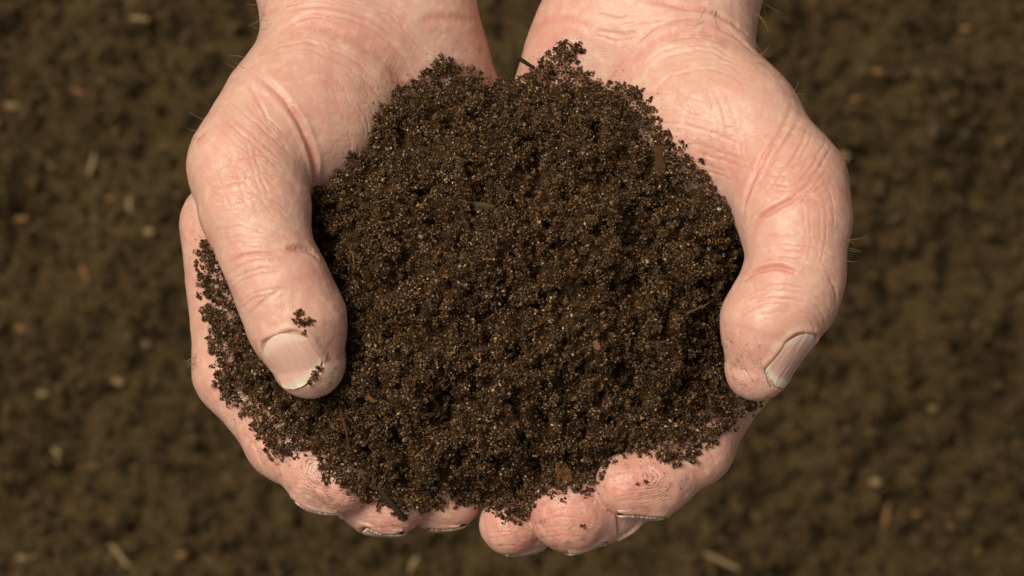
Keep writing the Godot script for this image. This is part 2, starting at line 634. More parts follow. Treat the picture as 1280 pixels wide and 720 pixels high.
func lines_left(f: Flesh) -> void:
	# wrist
	crease(f, 2.4, 0.8, [772, 96, 792, 70, 822, 46, 855, 37, 890, 40, 918, 54])
	crease(f, 1.0, 0.65, [775, 84, 793, 62, 820, 39, 855, 28, 890, 31, 918, 45, 942, 66])
	crease(f, 0.8, 0.5, [790, 76, 803, 58, 834, 49, 876, 46, 911, 57])
	crease(f, 0.8, 0.5, [800, 0, 827, 3, 855, 10, 890, 15, 925, 36, 946, 58])
	crease(f, 0.6, 0.4, [762, 102, 772, 88, 779, 76, 796, 64])
	crease(f, 1.2, 0.32, [668, 34, 695, 23, 720, 26, 738, 38])
	family(f, 0.4, 0.13, [800, 92, 822, 66, 855, 56, 890, 58, 925, 76], Vector2(3, 8), 5)
	family(f, 0.35, 0.2, [745, 20, 775, 26, 800, 22, 835, 18], Vector2(0, 8), 5)
	# lines of the mound
	family(f, 0.36, 0.17, [807, 141, 848, 142, 883, 153, 925, 168], Vector2(5, 12), 7)
	family(f, 0.28, 0.16, [800, 120, 840, 118, 880, 128, 930, 140], Vector2(2, 9), 6)
	family(f, 0.26, 0.13, [840, 96, 852, 130, 858, 165, 872, 210], Vector2(13, 4), 7)
	# fold where the thumb leaves its mound
	crease(f, 0.8, 0.55, [990, 132, 983, 150, 973, 170, 956, 194, 942, 222, 932, 248, 929, 270])
	crease(f, 0.5, 0.4, [1000, 150, 985, 172, 966, 200, 950, 226])
	crease(f, 0.8, 0.95, [1003, 240, 987, 251, 973, 258, 952, 272, 940, 288])
	crease(f, 0.45, 0.4, [1020, 222, 1005, 234, 985, 248])
	family(f, 0.34, 0.19, [940, 205, 970, 212, 1000, 205, 1028, 190], Vector2(3, 9), 6)
	family(f, 0.28, 0.2, [1010, 160, 995, 190, 975, 216, 955, 240], Vector2(8, 4), 6)
	family(f, 0.26, 0.18, [945, 300, 980, 294, 1015, 298, 1048, 312], Vector2(0, 9), 5)
	family(f, 0.26, 0.16, [1030, 215, 1042, 250, 1044, 290, 1036, 330], Vector2(-10, 3), 5)
	# thumb joint
	crease(f, 0.7, 1.0, [930, 350, 940, 342, 952, 337, 973, 334, 996, 341])
	crease(f, 0.4, 0.35, [950, 326, 975, 322, 1000, 328, 1020, 340])
	crease(f, 0.45, 0.35, [1036, 346, 1044, 362, 1046, 380])
	family(f, 0.26, 0.2, [925, 372, 950, 358, 980, 354, 1010, 360], Vector2(-1, 9), 5)
	family(f, 0.26, 0.17, [1020, 372, 1035, 386, 1040, 402], Vector2(-8, 5), 5)
	family(f, 0.24, 0.12, [918, 400, 916, 430, 924, 462, 940, 486], Vector2(7, 1), 5)
	# forefinger
	crease(f, 0.6, 0.5, [862, 560, 872, 576, 884, 590])
	crease(f, 0.45, 0.3, [876, 552, 888, 566, 896, 578])
	family(f, 0.28, 0.06, [760, 590, 795, 588, 830, 584, 850, 590], Vector2(1, 6), 8)
	family(f, 0.28, 0.06, [672, 640, 700, 634, 735, 636, 756, 642], Vector2(0, 6), 7)
	family(f, 0.28, 0.06, [610, 656, 635, 652, 660, 656], Vector2(0, 6), 6)
	flush(f, [[925, 205, 42, 0.4], [1008, 232, 50, 0.35], [690, 55, 45, 0.35], [870, 180, 60, 0.12], [1000, 420, 60, 0.15], [935, 440, 50, 0.25], [900, 540, 60, 0.4], [800, 600, 60, 0.5], [712, 650, 60, 0.55], [638, 665, 50, 0.6], [960, 330, 30, 0.25]])
	dirt(f, [[930, 470, 26, 0.32], [920, 440, 18, 0.26], [820, 610, 34, 0.5], [850, 600, 24, 0.42], [700, 680, 22, 0.3], [712, 640, 50, 0.2], [640, 665, 36, 0.2]])


# ------------------------------------------------------------------ nails
func nail_place(f: Flesh, g: int, inside: Vector3, along: Vector3, out: Vector3, half: float, length: float) -> Array:
	var o := out.normalized()
	var al := (along - o * along.dot(o)).normalized()
	var p := inside
	var ids := PackedInt32Array()
	for i in f.all:
		if f.grp[i] == g:
			ids.append(i)
	for i in 30:
		p -= o * f.sd(p, ids) * 0.8
	f.nails.append([p, al, o, half, length])
	return [p, al, o, half, length, ids]


func nail_mesh(f: Flesh, n: Array, edge: float, over: float, lift: float, ragged: float, slant: float, seed_: int) -> ArrayMesh:
	var c: Vector3 = n[0]
	var al: Vector3 = n[1]
	var ou: Vector3 = n[2]
	var bi := al.cross(ou)
	var w: float = n[3]
	var len_: float = n[4]
	var ids: PackedInt32Array = n[5]
	var nu := 30
	var nv := 30
	var noise := FastNoiseLite.new()
	noise.seed = seed_
	noise.frequency = 0.5
	var top := []
	var tint := []
	var big_r := w * 1.12
	for j in nv + 1:
		var v := float(j) / nv
		for i in nu + 1:
			var u := 2.0 * i / nu - 1.0
			var rag := noise.get_noise_1d(u * 9.0) * ragged
			var reach := len_ * (v - 0.5) + over * smoothstep(0.55, 1.0, v) * (1.0 - 0.75 * u * u) + rag * smoothstep(0.8, 1.0, v) + (slant * u if slant * u < 0.0 else slant * u * 0.15) * v
			reach -= 1.5 * pow(absf(u), 4.0) * v
			if v < 0.4:
				reach += (0.4 - v) * len_ * 0.55 * u * u
			var x := u * w
			var arc := sqrt(maxf(big_r * big_r - x * x, 0.01)) - big_r
			var q := c + al * reach + bi * x
			var p := q
			for k in 6:
				p -= ou * clampf(f.sd(p, ids) - lift, -1.0, 1.0) * 0.85
			var o1 := (p - q).dot(ou)
			var o0 := arc * 0.9 - 0.010 * reach * reach + lift
			var o := maxf(o1, o0 - (3.2 if slant != 0.0 else 6.0))
			o += 0.03 * sin(u * 37.0) + noise.get_noise_2d(u * 36.0, v * 2.0) * 0.13
			top.append(q + ou * o)
			var root := smoothstep(0.30, 0.10, v - 0.06 * u * u)
			var col := Color(0.63, 0.355, 0.295).lerp(Color(0.74, 0.49, 0.42), 0.5 + 0.5 * noise.get_noise_2d(u * 40.0, v * 1.5))
			col = col.lerp(Color(0.76, 0.60, 0.52), root * 0.7)
			var free := smoothstep(edge - 0.03, edge + 0.03, v + 0.05 * noise.get_noise_1d(u * 14.0 + 50.0) - 0.05 * u * u)
			col = col.lerp(Color(0.68, 0.59, 0.46), free)
			if slant == 0.0 and absf(u) > 0.9:
				col = col.lerp(Color(0.06, 0.045, 0.03), clampf(0.55 + noise.get_noise_1d(v * 30.0 + 80.0), 0.0, 0.9))
			if v > 0.97:
				col = col.lerp(Color(0.30, 0.24, 0.15), clampf(0.3 + noise.get_noise_1d(u * 22.0 + 9.0), 0.0, 0.8))
			tint.append(col)
	var st := SurfaceTool.new()
	st.begin(Mesh.PRIMITIVE_TRIANGLES)
	st.set_smooth_group(0)
	var row := nu + 1
	for j in nv:
		for i in nu:
			var a := j * row + i
			for k in [[a, a + 1, a + row], [a + 1, a + row + 1, a + row]]:
				for e in k:
					st.set_color(tint[e])
					st.add_vertex(top[e] * MM)
	# the thickness, down from the rim
	var rim := PackedInt32Array()
	for i in nu + 1:
		rim.append(i)
	for j in range(1, nv + 1):
		rim.append(j * row + nu)
	for i in range(nu - 1, -1, -1):
		rim.append(nv * row + i)
	for j in range(nv - 1, -1, -1):
		rim.append(j * row)
	st.set_smooth_group(1)
	for i in rim.size() - 1:
		var a: Vector3 = top[rim[i]]
		var b: Vector3 = top[rim[i + 1]]
		var a2 := a - ou * 0.55
		var b2 := b - ou * 0.55
		st.set_color(tint[rim[i]])
		for e in [a, a2, b, b, a2, b2]:
			st.add_vertex(e * MM)
	st.generate_normals()
	var m := st.commit()
	# every face must look outwards: turn them over where the plate came out inside out
	return m


# ------------------------------------------------------------------ hair
func hair_mesh(f: Flesh, roots: Array) -> ArrayMesh:
	var st := SurfaceTool.new()
	st.begin(Mesh.PRIMITIVE_TRIANGLES)
	for r in roots:
		for k in int(r[4]):
			var px: float = r[0] + rng.randf_range(-1, 1) * r[6]
			var py: float = r[1] + rng.randf_range(-1, 1) * r[7]
			var p := on(f, px, py)
			if is_nan(p.x):
				continue
			var n := f.grad(p, f.all)
			var d := Vector3(r[2], 0.0, r[3]).normalized()
			d = (d + Vector3(rng.randf_range(-0.5, 0.5), rng.randf_range(-0.1, 0.35), rng.randf_range(-0.5, 0.5)) + n * 0.25).normalized()
			var bend := Vector3(rng.randf_range(-1, 1), rng.randf_range(-0.4, 0.4), rng.randf_range(-1, 1)) * 0.18
			var length: float = r[5] * rng.randf_range(0.7, 1.9)
			var pts := PackedVector3Array([p - n * 0.2])
			for i in 7:
				d = (d + bend).normalized()
				pts.append(pts[i] + d * length / 7.0)
			tube(st, pts, 0.065, 0.015, 4)
	st.generate_normals()
	return st.commit()


func tube(st: SurfaceTool, pts: PackedVector3Array, r0: float, r1: float, sides: int, rough := 0.0) -> void:
	var rings := []
	for i in pts.size():
		var d := (pts[mini(i + 1, pts.size() - 1)] - pts[maxi(i - 1, 0)]).normalized()
		var x := d.cross(Vector3(0.3, 0.9, 0.31)).normalized()
		var y := x.cross(d)
		var r := lerpf(r0, r1, float(i) / (pts.size() - 1))
		var ring := []
		for s in sides:
			var a := TAU * s / sides
			var rr := r * (1.0 + rough * rng.randf_range(-1, 1))
			ring.append((pts[i] + (x * cos(a) + y * sin(a)) * rr) * MM)
		rings.append(ring)
	for i in pts.size() - 1:
		for s in sides:
			var t := (s + 1) % sides
			for v in [rings[i][s], rings[i + 1][s], rings[i][t], rings[i][t], rings[i + 1][s], rings[i + 1][t]]:
				st.add_vertex(v)
	for end in [0, pts.size() - 1]:
		for s in range(1, sides - 1):
			var tri := [rings[end][0], rings[end][s], rings[end][s + 1]]
			if end > 0:
				tri.reverse()
			for v in tri:
				st.add_vertex(v)


# ------------------------------------------------------------------ soil
const CELL := 1.5
var heap_lo: Vector2
var heap_n: Vector2i
var heap_h := PackedFloat32Array()
var heap_in := PackedFloat32Array()      # distance inside the rim, mm, negative outside
var heap_rim := PackedVector3Array()
var lumps := FastNoiseLite.new()
var broad := FastNoiseLite.new()
var crumbs := FastNoiseLite.new()
var pits := FastNoiseLite.new()
var hands: Array[Flesh] = []
var no_thumb: Array[PackedInt32Array] = []


func flesh_top(px: float, py: float) -> Vector3:
	var best := Vector3(NAN, NAN, NAN)
	for i in hands.size():
		var p := hands[i].meet(Vector3(0, EYE, 0), at(px, py, 0.0), no_thumb[i])
		if not is_nan(p.x) and (is_nan(best.x) or p.y > best.y):
			best = p
	return best


func under(x: float, z: float) -> float:
	var best := -48.0
	for i in hands.size():
		var y := 20.0
		for k in 40:
			var d := hands[i].sd(Vector3(x, y, z), no_thumb[i])
			if d < 0.05:
				best = maxf(best, y)
				break
			y -= d
			if y < -48.0:
				break
	return best


func build_heap() -> void:
	lumps.seed = 5
	lumps.frequency = 0.075
	lumps.fractal_octaves = 2
	broad.seed = 23
	broad.frequency = 0.032
	crumbs.seed = 11
	crumbs.noise_type = FastNoiseLite.TYPE_CELLULAR
	crumbs.cellular_return_type = FastNoiseLite.RETURN_DISTANCE
	crumbs.frequency = 0.26
	pits.seed = 17
	pits.frequency = 0.17
	pits.fractal_octaves = 2
	var outline := [262, 300, 272, 322, 290, 330, 330, 290, 370, 262, 392, 244, 420, 221, 446, 196, 468, 168, 486, 130, 506, 108, 532, 98, 540, 82, 560, 78, 578, 80, 592, 92, 610, 100, 640, 103, 656, 98, 672, 82, 690, 70, 706, 58, 722, 62, 716, 84, 745, 101, 790, 111, 805, 126, 816, 150, 840, 176, 864, 200, 888, 230, 918, 256, 942, 278, 955, 300, 968, 350, 972, 410, 962, 470, 944, 508, 925, 524, 895, 546, 872, 560, 846, 576, 820, 566, 790, 566, 762, 570, 748, 586, 741, 606, 716, 612, 692, 609, 672, 618, 660, 640, 640, 646, 622, 634, 600, 630, 578, 624, 556, 630, 530, 634, 508, 640, 484, 630, 452, 622, 438, 606, 412, 592, 400, 566, 372, 564, 346, 570, 330, 545, 312, 520, 286, 505, 274, 470, 268, 440, 262, 400, 254, 360, 250, 325]
	outline.append_array([262, 300])
	var flat := PackedVector2Array()
	for q in smooth_line(outline, 8.0):
		var p := flesh_top(q.x, q.y)
		if is_nan(p.x):
			p = at(q.x, q.y, -34.0)
		if q.y < 106.0 and q.x > 585.0 and q.x < 660.0:
			p = at(q.x, q.y, maxf(p.y, -30.0))
		p.y += 0.8
		heap_rim.append(p)
	# even out sudden steps in height along the rim
	for pass_ in 3:
		var h := heap_rim.duplicate()
		for i in h.size():
			heap_rim[i].y = (h[i].y * 2.0 + h[(i + 1) % h.size()].y + h[(i + h.size() - 1) % h.size()].y) * 0.25
	for p in heap_rim:
		flat.append(Vector2(p.x, p.z))
	var lo := flat[0]
	var hi := flat[0]
	for p in flat:
		lo = lo.min(p)
		hi = hi.max(p)
	heap_lo = lo - Vector2.ONE * 6.0
	heap_n = Vector2i(((hi - lo + Vector2.ONE * 12.0) / CELL).ceil()) + Vector2i.ONE
	heap_h.resize(heap_n.x * heap_n.y)
	heap_in.resize(heap_n.x * heap_n.y)
	for y in heap_n.y:
		for x in heap_n.x:
			var q := heap_lo + Vector2(x, y) * CELL
			var best := 1e9
			var h := 0.0
			for p in heap_rim:
				var d := (p.x - q.x) * (p.x - q.x) + (p.z - q.y) * (p.z - q.y)
				if d < best:
					best = d
					h = p.y
			var inside := Geometry2D.is_point_in_polygon(q, flat)
			heap_in[y * heap_n.x + x] = sqrt(best) * (1.0 if inside else -1.0)
			heap_h[y * heap_n.x + x] = h
	var push := 0.030 * CELL * CELL
	for k in 260:
		for y in range(1, heap_n.y - 1):
			for x in range(1, heap_n.x - 1):
				var i := y * heap_n.x + x
				if heap_in[i] > 0.0:
					var v := (heap_h[i - 1] + heap_h[i + 1] + heap_h[i - heap_n.x] + heap_h[i + heap_n.x] + push) * 0.25
					heap_h[i] += (v - heap_h[i]) * 1.85


func cover_flesh() -> void:
	for i in heap_h.size():
		if heap_in[i] > 0.3 and heap_in[i] < 13.0:
			var q := heap_lo + Vector2(i % heap_n.x, i / heap_n.x) * CELL
			heap_h[i] = maxf(heap_h[i], under(q.x, q.y) + 0.9)


func grid(a: PackedFloat32Array, x: float, z: float) -> float:
	var fx := clampf((x - heap_lo.x) / CELL, 0.0, heap_n.x - 1.001)
	var fz := clampf((z - heap_lo.y) / CELL, 0.0, heap_n.y - 1.001)
	var ix := int(fx)
	var iz := int(fz)
	var i := iz * heap_n.x + ix
	return lerpf(lerpf(a[i], a[i + 1], fx - ix), lerpf(a[i + heap_n.x], a[i + heap_n.x + 1], fx - ix), fz - iz)


func heap_top(x: float, z: float) -> float:
	var inner := smoothstep(0.0, 7.0, grid(heap_in, x, z))
	var h := grid(heap_h, x, z)
	h += lumps.get_noise_2d(x, z) * 3.6 * inner + broad.get_noise_2d(x, z) * 9.0 * inner * smoothstep(4.0, 16.0, grid(heap_in, x, z))
	# clods of two sizes pressed together, with gaps between them
	var wx := x + lumps.get_noise_2d(x * 4.0, z * 4.0) * 2.0
	var wz := z + lumps.get_noise_2d(x * 4.0 + 90.0, z * 4.0) * 2.0
	var big := -crumbs.get_noise_2d(wx * 0.42, wz * 0.42)
	var small := -crumbs.get_noise_2d(wx * 1.5 + 50.0, wz * 1.5)
	h += (big - 0.5) * 4.8 * (0.2 + 0.8 * inner) + (small - 0.5) * 1.3 * (0.3 + 0.7 * inner)
	var p := pits.get_noise_2d(x * 1.3, z * 0.7)
	h -= smoothstep(0.16, 0.46, p) * 4.5 * inner
	# the hollow in the middle
	h -= 4.5 * exp(-Vector2((x - 1.0) / 9.0, (z + 3.0) / 6.0).length_squared())
	return h


func grain_meshes(n: int, seed_: int) -> Array:
	var r := RandomNumberGenerator.new()
	r.seed = seed_
	var g := (1.0 + sqrt(5.0)) / 2.0
	var v := [Vector3(-1, g, 0), Vector3(1, g, 0), Vector3(-1, -g, 0), Vector3(1, -g, 0), Vector3(0, -1, g), Vector3(0, 1, g), Vector3(0, -1, -g), Vector3(0, 1, -g), Vector3(g, 0, -1), Vector3(g, 0, 1), Vector3(-g, 0, -1), Vector3(-g, 0, 1)]
	var t := [0, 11, 5, 0, 5, 1, 0, 1, 7, 0, 7, 10, 0, 10, 11, 1, 5, 9, 5, 11, 4, 11, 10, 2, 10, 7, 6, 7, 1, 8, 3, 9, 4, 3, 4, 2, 3, 2, 6, 3, 6, 8, 3, 8, 9, 4, 9, 5, 2, 4, 11, 6, 2, 10, 8, 6, 7, 9, 8, 1]
	var out := []
	for k in n:
		var w := []
		var s := Vector3(r.randf_range(0.75, 1.3), r.randf_range(0.7, 1.1), r.randf_range(0.75, 1.2))
		for p in v:
			w.append((p as Vector3).normalized() * s * r.randf_range(0.72, 1.2))
		var st := SurfaceTool.new()
		st.begin(Mesh.PRIMITIVE_TRIANGLES)
		st.set_smooth_group(-1)
		for i in range(0, t.size(), 3):
			st.add_vertex(w[t[i]])
			st.add_vertex(w[t[i + 2]])
			st.add_vertex(w[t[i + 1]])
		st.generate_normals()
		out.append(st.commit())
	return out


func soil_tint() -> Color:
	var k := rng.randf()
	var c: Color
	if k < 0.55:
		c = Color(0.016, 0.0084, 0.0036).lerp(Color(0.048, 0.0258, 0.0108), rng.randf())
	elif k < 0.88:
		c = Color(0.052, 0.0275, 0.0115).lerp(Color(0.130, 0.071, 0.031), rng.randf())
	elif k < 0.97:
		c = Color(0.14, 0.078, 0.035).lerp(Color(0.23, 0.135, 0.064), rng.randf())
	elif k < 0.988:
		c = Color(0.36, 0.27, 0.17)
	else:
		c = Color(0.17, 0.07, 0.022)
	return c


# the bed: finer, more olive soil, hardly a pale grain, some shade painted in
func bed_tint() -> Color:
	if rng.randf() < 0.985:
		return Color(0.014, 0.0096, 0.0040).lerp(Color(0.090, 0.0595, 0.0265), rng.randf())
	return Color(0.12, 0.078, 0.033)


func add_grain(buf: PackedFloat32Array, p: Vector3, r: float, c: Color) -> void:
	var b := Basis(Quaternion(Vector3(rng.randf_range(-1, 1), rng.randf_range(-1, 1), rng.randf_range(-1, 1)).normalized(), rng.randf() * TAU)).scaled_local(Vector3(rng.randf_range(0.65, 1.5), rng.randf_range(0.65, 1.2), rng.randf_range(0.65, 1.3)) * r * MM)
	buf.append_array(PackedFloat32Array([b.x.x, b.y.x, b.z.x, p.x * MM, b.x.y, b.y.y, b.z.y, p.y * MM, b.x.z, b.y.z, b.z.z, p.z * MM, c.r, c.g, c.b, 1.0]))


func scatter(called: String, buf: PackedFloat32Array, mesh: Mesh, m: Material, parent: Node) -> void:
	var mm := MultiMesh.new()
	mm.transform_format = MultiMesh.TRANSFORM_3D
	mm.use_colors = true
	mm.mesh = mesh
	mm.instance_count = buf.size() / 16
	mm.buffer = buf
	var o := MultiMeshInstance3D.new()
	o.name = called
	o.multimesh = mm
	o.material_override = m
	parent.add_child(o, true)
	o.set_meta("kind", "stuff")


func heap_grains() -> Array:
	var bufs := [PackedFloat32Array(), PackedFloat32Array(), PackedFloat32Array(), PackedFloat32Array()]
	var which := 0
	# a loose bed of single grains
	var step := 0.46
	var z := heap_lo.y
	while z < heap_lo.y + heap_n.y * CELL:
		var x := heap_lo.x
		while x < heap_lo.x + heap_n.x * CELL:
			var gx := x + rng.randf_range(-0.5, 0.5) * step
			var gz := z + rng.randf_range(-0.5, 0.5) * step
			var deep := grid(heap_in, gx, gz)
			if deep + lumps.get_noise_2d(gx * 5.0, gz * 5.0) * 1.6 > 0.0:
				var y := heap_top(gx, gz) + rng.randf_range(-0.9, 0.5) - 2.2 * smoothstep(3.0, 10.0, deep)
				add_grain(bufs[which], Vector3(gx, y, gz), grain_size(), soil_tint())
				which = (which + 1) % 4
			x += step
		z += step
	# crumbs: little clods of grains with gaps between them
	var n := 0
	while n < 4700:
		var cx := heap_lo.x + rng.randf() * heap_n.x * CELL
		var cz := heap_lo.y + rng.randf() * heap_n.y * CELL
		var edge := grid(heap_in, cx, cz)
		if edge < 0.2:
			continue
		# they gather in drifts
		if n < 4500 and pits.get_noise_2d(cx * 2.6 + 300.0, cz * 2.6) + rng.randf_range(-0.35, 0.35) < -0.12:
			continue
		n += 1
		var cr := 0.5 + 1.15 * pow(rng.randf(), 1.7)
		if n > 4540:
			cr = 1.7 + 1.4 * rng.randf()
		if edge < 4.0:
			cr = minf(cr, 1.3)
		clod(bufs, Vector3(cx, heap_top(cx, cz) + rng.randf_range(-1.3, 0.35), cz), cr)
	# the ragged rim, and grains that have run out over the skin
	for k in 1100:
		var p := heap_rim[rng.randi() % heap_rim.size()]
		var o := Vector2(rng.randf_range(-1, 1), rng.randf_range(-1, 1)) * 2.4
		var gx := p.x + o.x
		var gz := p.z + o.y
		var e := grid(heap_in, gx, gz)
		if e < -1.6:
			continue
		var y := under(gx, gz)
		if y < -44.0:
			continue
		clod(bufs, Vector3(gx, maxf(y, heap_top(gx, gz) if e > 0.0 else y) + 0.4, gz), rng.randf_range(0.45, 1.1))
	# single grains and dust on the skin just outside
	for k in 1500:
		var p := heap_rim[rng.randi() % heap_rim.size()]
		var o := Vector2(rng.randfn(), rng.randfn()) * 2.2
		var e := grid(heap_in, p.x + o.x, p.z + o.y)
		if e > 0.3 or e < -7.0:
			continue
		var y := under(p.x + o.x, p.z + o.y)
		if y < -40.0:
			continue
		var r := rng.randf_range(0.06, 0.17)
		add_grain(bufs[k % 4], Vector3(p.x + o.x, y + r * 0.4, p.z + o.y), r, soil_tint())
	return bufs


func grain_size() -> float:
	var k := rng.randf()
	return 0.10 + 0.26 * k * k + (0.25 if rng.randf() < 0.03 else 0.0)


# a crumb: a few lobes of grains run together, no two alike
func clod(bufs: Array, c: Vector3, cr: float) -> void:
	var lobes := 1 + rng.randi() % 4 if cr < 1.3 else 3 + rng.randi() % 4
	var tone := rng.randf_range(0.75, 1.25)
	for l in lobes:
		var lr := cr * rng.randf_range(0.45, 0.85)
		var lc := c + Vector3(rng.randf_range(-1, 1), rng.randf_range(-0.5, 0.5), rng.randf_range(-1, 1)) * (cr - lr * 0.5)
		var count := int(5.0 + 17.0 * lr * lr)
		for i in count:
			var d := Vector3(rng.randf_range(-1, 1), rng.randf_range(-0.4, 1), rng.randf_range(-1, 1)).normalized()
			var p := lc + d * lr * pow(rng.randf(), 0.4)
			var t := soil_tint()
			add_grain(bufs[(i + l) % 4], p, grain_size(), Color(t.r * tone, t.g * tone, t.b * tone))


# root hairs and plant fibres caught in the soil
func fibres() -> ArrayMesh:
	var st := SurfaceTool.new()
	st.begin(Mesh.PRIMITIVE_TRIANGLES)
	var n := 0
	while n < 170:
		var x := heap_lo.x + rng.randf() * heap_n.x * CELL
		var z := heap_lo.y + rng.randf() * heap_n.y * CELL
		if grid(heap_in, x, z) < 3.0:
			continue
		n += 1
		var a := rng.randf() * TAU
		var pts := PackedVector3Array()
		var p := Vector2(x, z)
		for i in 6:
			pts.append(Vector3(p.x, heap_top(p.x, p.y) + rng.randf_range(-0.2, 0.7), p.y))
			a += rng.randf_range(-0.5, 0.5)
			p += Vector2(cos(a), sin(a)) * rng.randf_range(0.3, 1.0)
		tube(st, pts, rng.randf_range(0.07, 0.16), 0.06, 5, 0.2)
	st.generate_normals()
	return st.commit()


func heap_core() -> ArrayMesh:
	var st := SurfaceTool.new()
	st.begin(Mesh.PRIMITIVE_TRIANGLES)
	st.set_smooth_group(0)
	var step := 1.0
	var nx := int(heap_n.x * CELL / step)
	var nz := int(heap_n.y * CELL / step)
	for j in nz:
		for i in nx:
			var x := heap_lo.x + i * step
			var z := heap_lo.y + j * step
			if grid(heap_in, x, z) < 0.6 or grid(heap_in, x + step, z + step) < 0.6 or grid(heap_in, x + step, z) < 0.6 or grid(heap_in, x, z + step) < 0.6:
				continue
			var q := []
			for k in [[0, 0], [1, 0], [1, 1], [0, 1]]:
				var gx: float = x + k[0] * step
				var gz: float = z + k[1] * step
				q.append(Vector3(gx, heap_top(gx, gz) - 4.5, gz) * MM)
			for k in [0, 1, 2, 0, 2, 3]:
				st.add_vertex(q[k])
	st.generate_normals()
	return st.commit()


func _ready() -> void:
	var t0 := Time.get_ticks_msec()
	# camera
	var cam := Camera3D.new()
	cam.name = "camera"
	var lens := CameraAttributesPhysical.new()
	lens.frustum_focal_length = 166.3
	lens.frustum_focus_distance = EYE * MM
	lens.frustum_near = 0.05
	lens.frustum_far = 20.0
	lens.exposure_aperture = 38.0
	cam.attributes = lens
	add_child(cam)
	cam.fov = rad_to_deg(2.0 * atan(360.0 * PX / EYE))
	cam.look_at_from_position(Vector3(0, LIFT + EYE * MM, 0), Vector3(0, LIFT, 0), Vector3(0, 0, -1))
	cam.near = 0.05
	cam.far = 20.0
	cam.current = true
	# sky and exposure
	var env := Environment.new()
	var sky := Sky.new()
	var air := ProceduralSkyMaterial.new()
	air.sky_top_color = Color(0.59, 0.575, 0.545)
	air.sky_horizon_color = Color(0.48, 0.455, 0.42)
	air.ground_bottom_color = Color(0.10, 0.08, 0.06)
	air.ground_horizon_color = Color(0.3, 0.28, 0.25)
	sky.sky_material = air
	env.background_mode = Environment.BG_SKY
	env.sky = sky
	env.tonemap_mode = Environment.TONE_MAPPER_LINEAR
	env.tonemap_exposure = 1.0
	env.sdfgi_enabled = true
	env.ssao_enabled = true
	env.ssil_enabled = true
	var we := WorldEnvironment.new()
	we.name = "environment"
	we.environment = env
	add_child(we)
	# sun
	var sun := DirectionalLight3D.new()
	sun.name = "sun"
	sun.light_color = Color(1.0, 0.945, 0.86)
	sun.light_energy = 1.2
	sun.light_angular_distance = 24.0
	sun.shadow_enabled = true
	add_child(sun)
	sun.look_at_from_position(Vector3(-0.5, 1.0, -0.4), Vector3.ZERO, Vector3.UP)

	# ---------------- materials
	var relief_noise := FastNoiseLite.new()
	relief_noise.noise_type = FastNoiseLite.TYPE_CELLULAR
	relief_noise.cellular_return_type = FastNoiseLite.RETURN_DISTANCE2_SUB
	relief_noise.frequency = 0.035
	relief_noise.fractal_octaves = 1
	relief_noise.seed = 4
	var relief := NoiseTexture2D.new()
	relief.width = 768
	relief.height = 768
	relief.seamless = true
	relief.noise = relief_noise
	var skin := StandardMaterial3D.new()
	skin.vertex_color_use_as_albedo = true
	skin.roughness = 0.40
	skin.metallic_specular = 0.42
	skin.subsurf_scatter_enabled = true
	skin.subsurf_scatter_strength = 0.22
	skin.uv1_triplanar = true
	skin.uv1_scale = Vector3.ONE * 60.0
	skin.heightmap_enabled = true
	skin.heightmap_texture = relief
	skin.heightmap_scale = 0.007
	var nail_m := StandardMaterial3D.new()
	nail_m.vertex_color_use_as_albedo = true
	nail_m.roughness = 0.22
	var hair_m := StandardMaterial3D.new()
	hair_m.albedo_color = Color(0.50, 0.42, 0.32)
	hair_m.roughness = 0.5
	var grain_m := StandardMaterial3D.new()
	grain_m.vertex_color_use_as_albedo = true
	grain_m.roughness = 0.8
	grain_m.metallic_specular = 0.25
	var shiny_m := StandardMaterial3D.new()
	shiny_m.vertex_color_use_as_albedo = true
	shiny_m.roughness = 0.4
	var core_m := StandardMaterial3D.new()
	core_m.albedo_color = Color(0.052, 0.028, 0.0115).linear_to_srgb()
	core_m.roughness = 1.0
	core_m.metallic_specular = 0.2

	# ---------------- ground
	rng.seed = 77
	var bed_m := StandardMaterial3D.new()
	bed_m.albedo_color = Color(0.050, 0.033, 0.0147).linear_to_srgb()  # olive soil, with part of the ground's shade put into this dark tone
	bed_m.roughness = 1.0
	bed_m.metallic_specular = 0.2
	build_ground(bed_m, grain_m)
	print("ground ", Time.get_ticks_msec() - t0)

	# ---------------- hands
	var fr := flesh_right()
	var fl := flesh_left()
	hands = [fr, fl]
	for f in hands:
		var ids := PackedInt32Array()
		for i in f.all:
			if f.grp[i] != 1:
				ids.append(i)
		no_thumb.append(ids)
	rng.seed = 101
	lines_right(fr)
	lines_left(fl)
	for e in [[fr, 415, 595, 0.92, 0.35], [fr, 490, 630, 0.9, 0.3], [fr, 568, 636, 0.7, 0.6], [fl, 795, 596, -0.98, 0.15], [fl, 712, 640, -0.8, 0.45], [fl, 636, 656, -0.7, 0.6], [fl, 926, 456, -0.3, 0.95]]:
		var f: Flesh = e[0]
		var p := on(f, e[1], e[2])
		if not is_nan(p.x):
			f.tips.append([p, Vector3(e[3], 0.1, e[4]).normalized()])
	var nr := [
		nail_place(fr, 1, at(383, 446, 4), at(388, 478, 3) - at(366, 420, 4), Vector3(-0.30, 0.95, 0.04), 6.0, 12.5),
		nail_place(fr, 2, at(408, 596, -16), Vector3(0.92, 0.12, 0.25), Vector3(-0.30, -0.22, 0.90), 5.2, 11.0),
		nail_place(fr, 3, at(484, 624, -20), Vector3(0.92, 0.15, 0.2), Vector3(-0.10, -0.24, 0.95), 5.4, 10.5),
		nail_place(fr, 4, at(563, 620, -24), Vector3(0.85, 0.2, 0.2), Vector3(-0.08, -0.36, 0.92), 4.8, 9.5)]
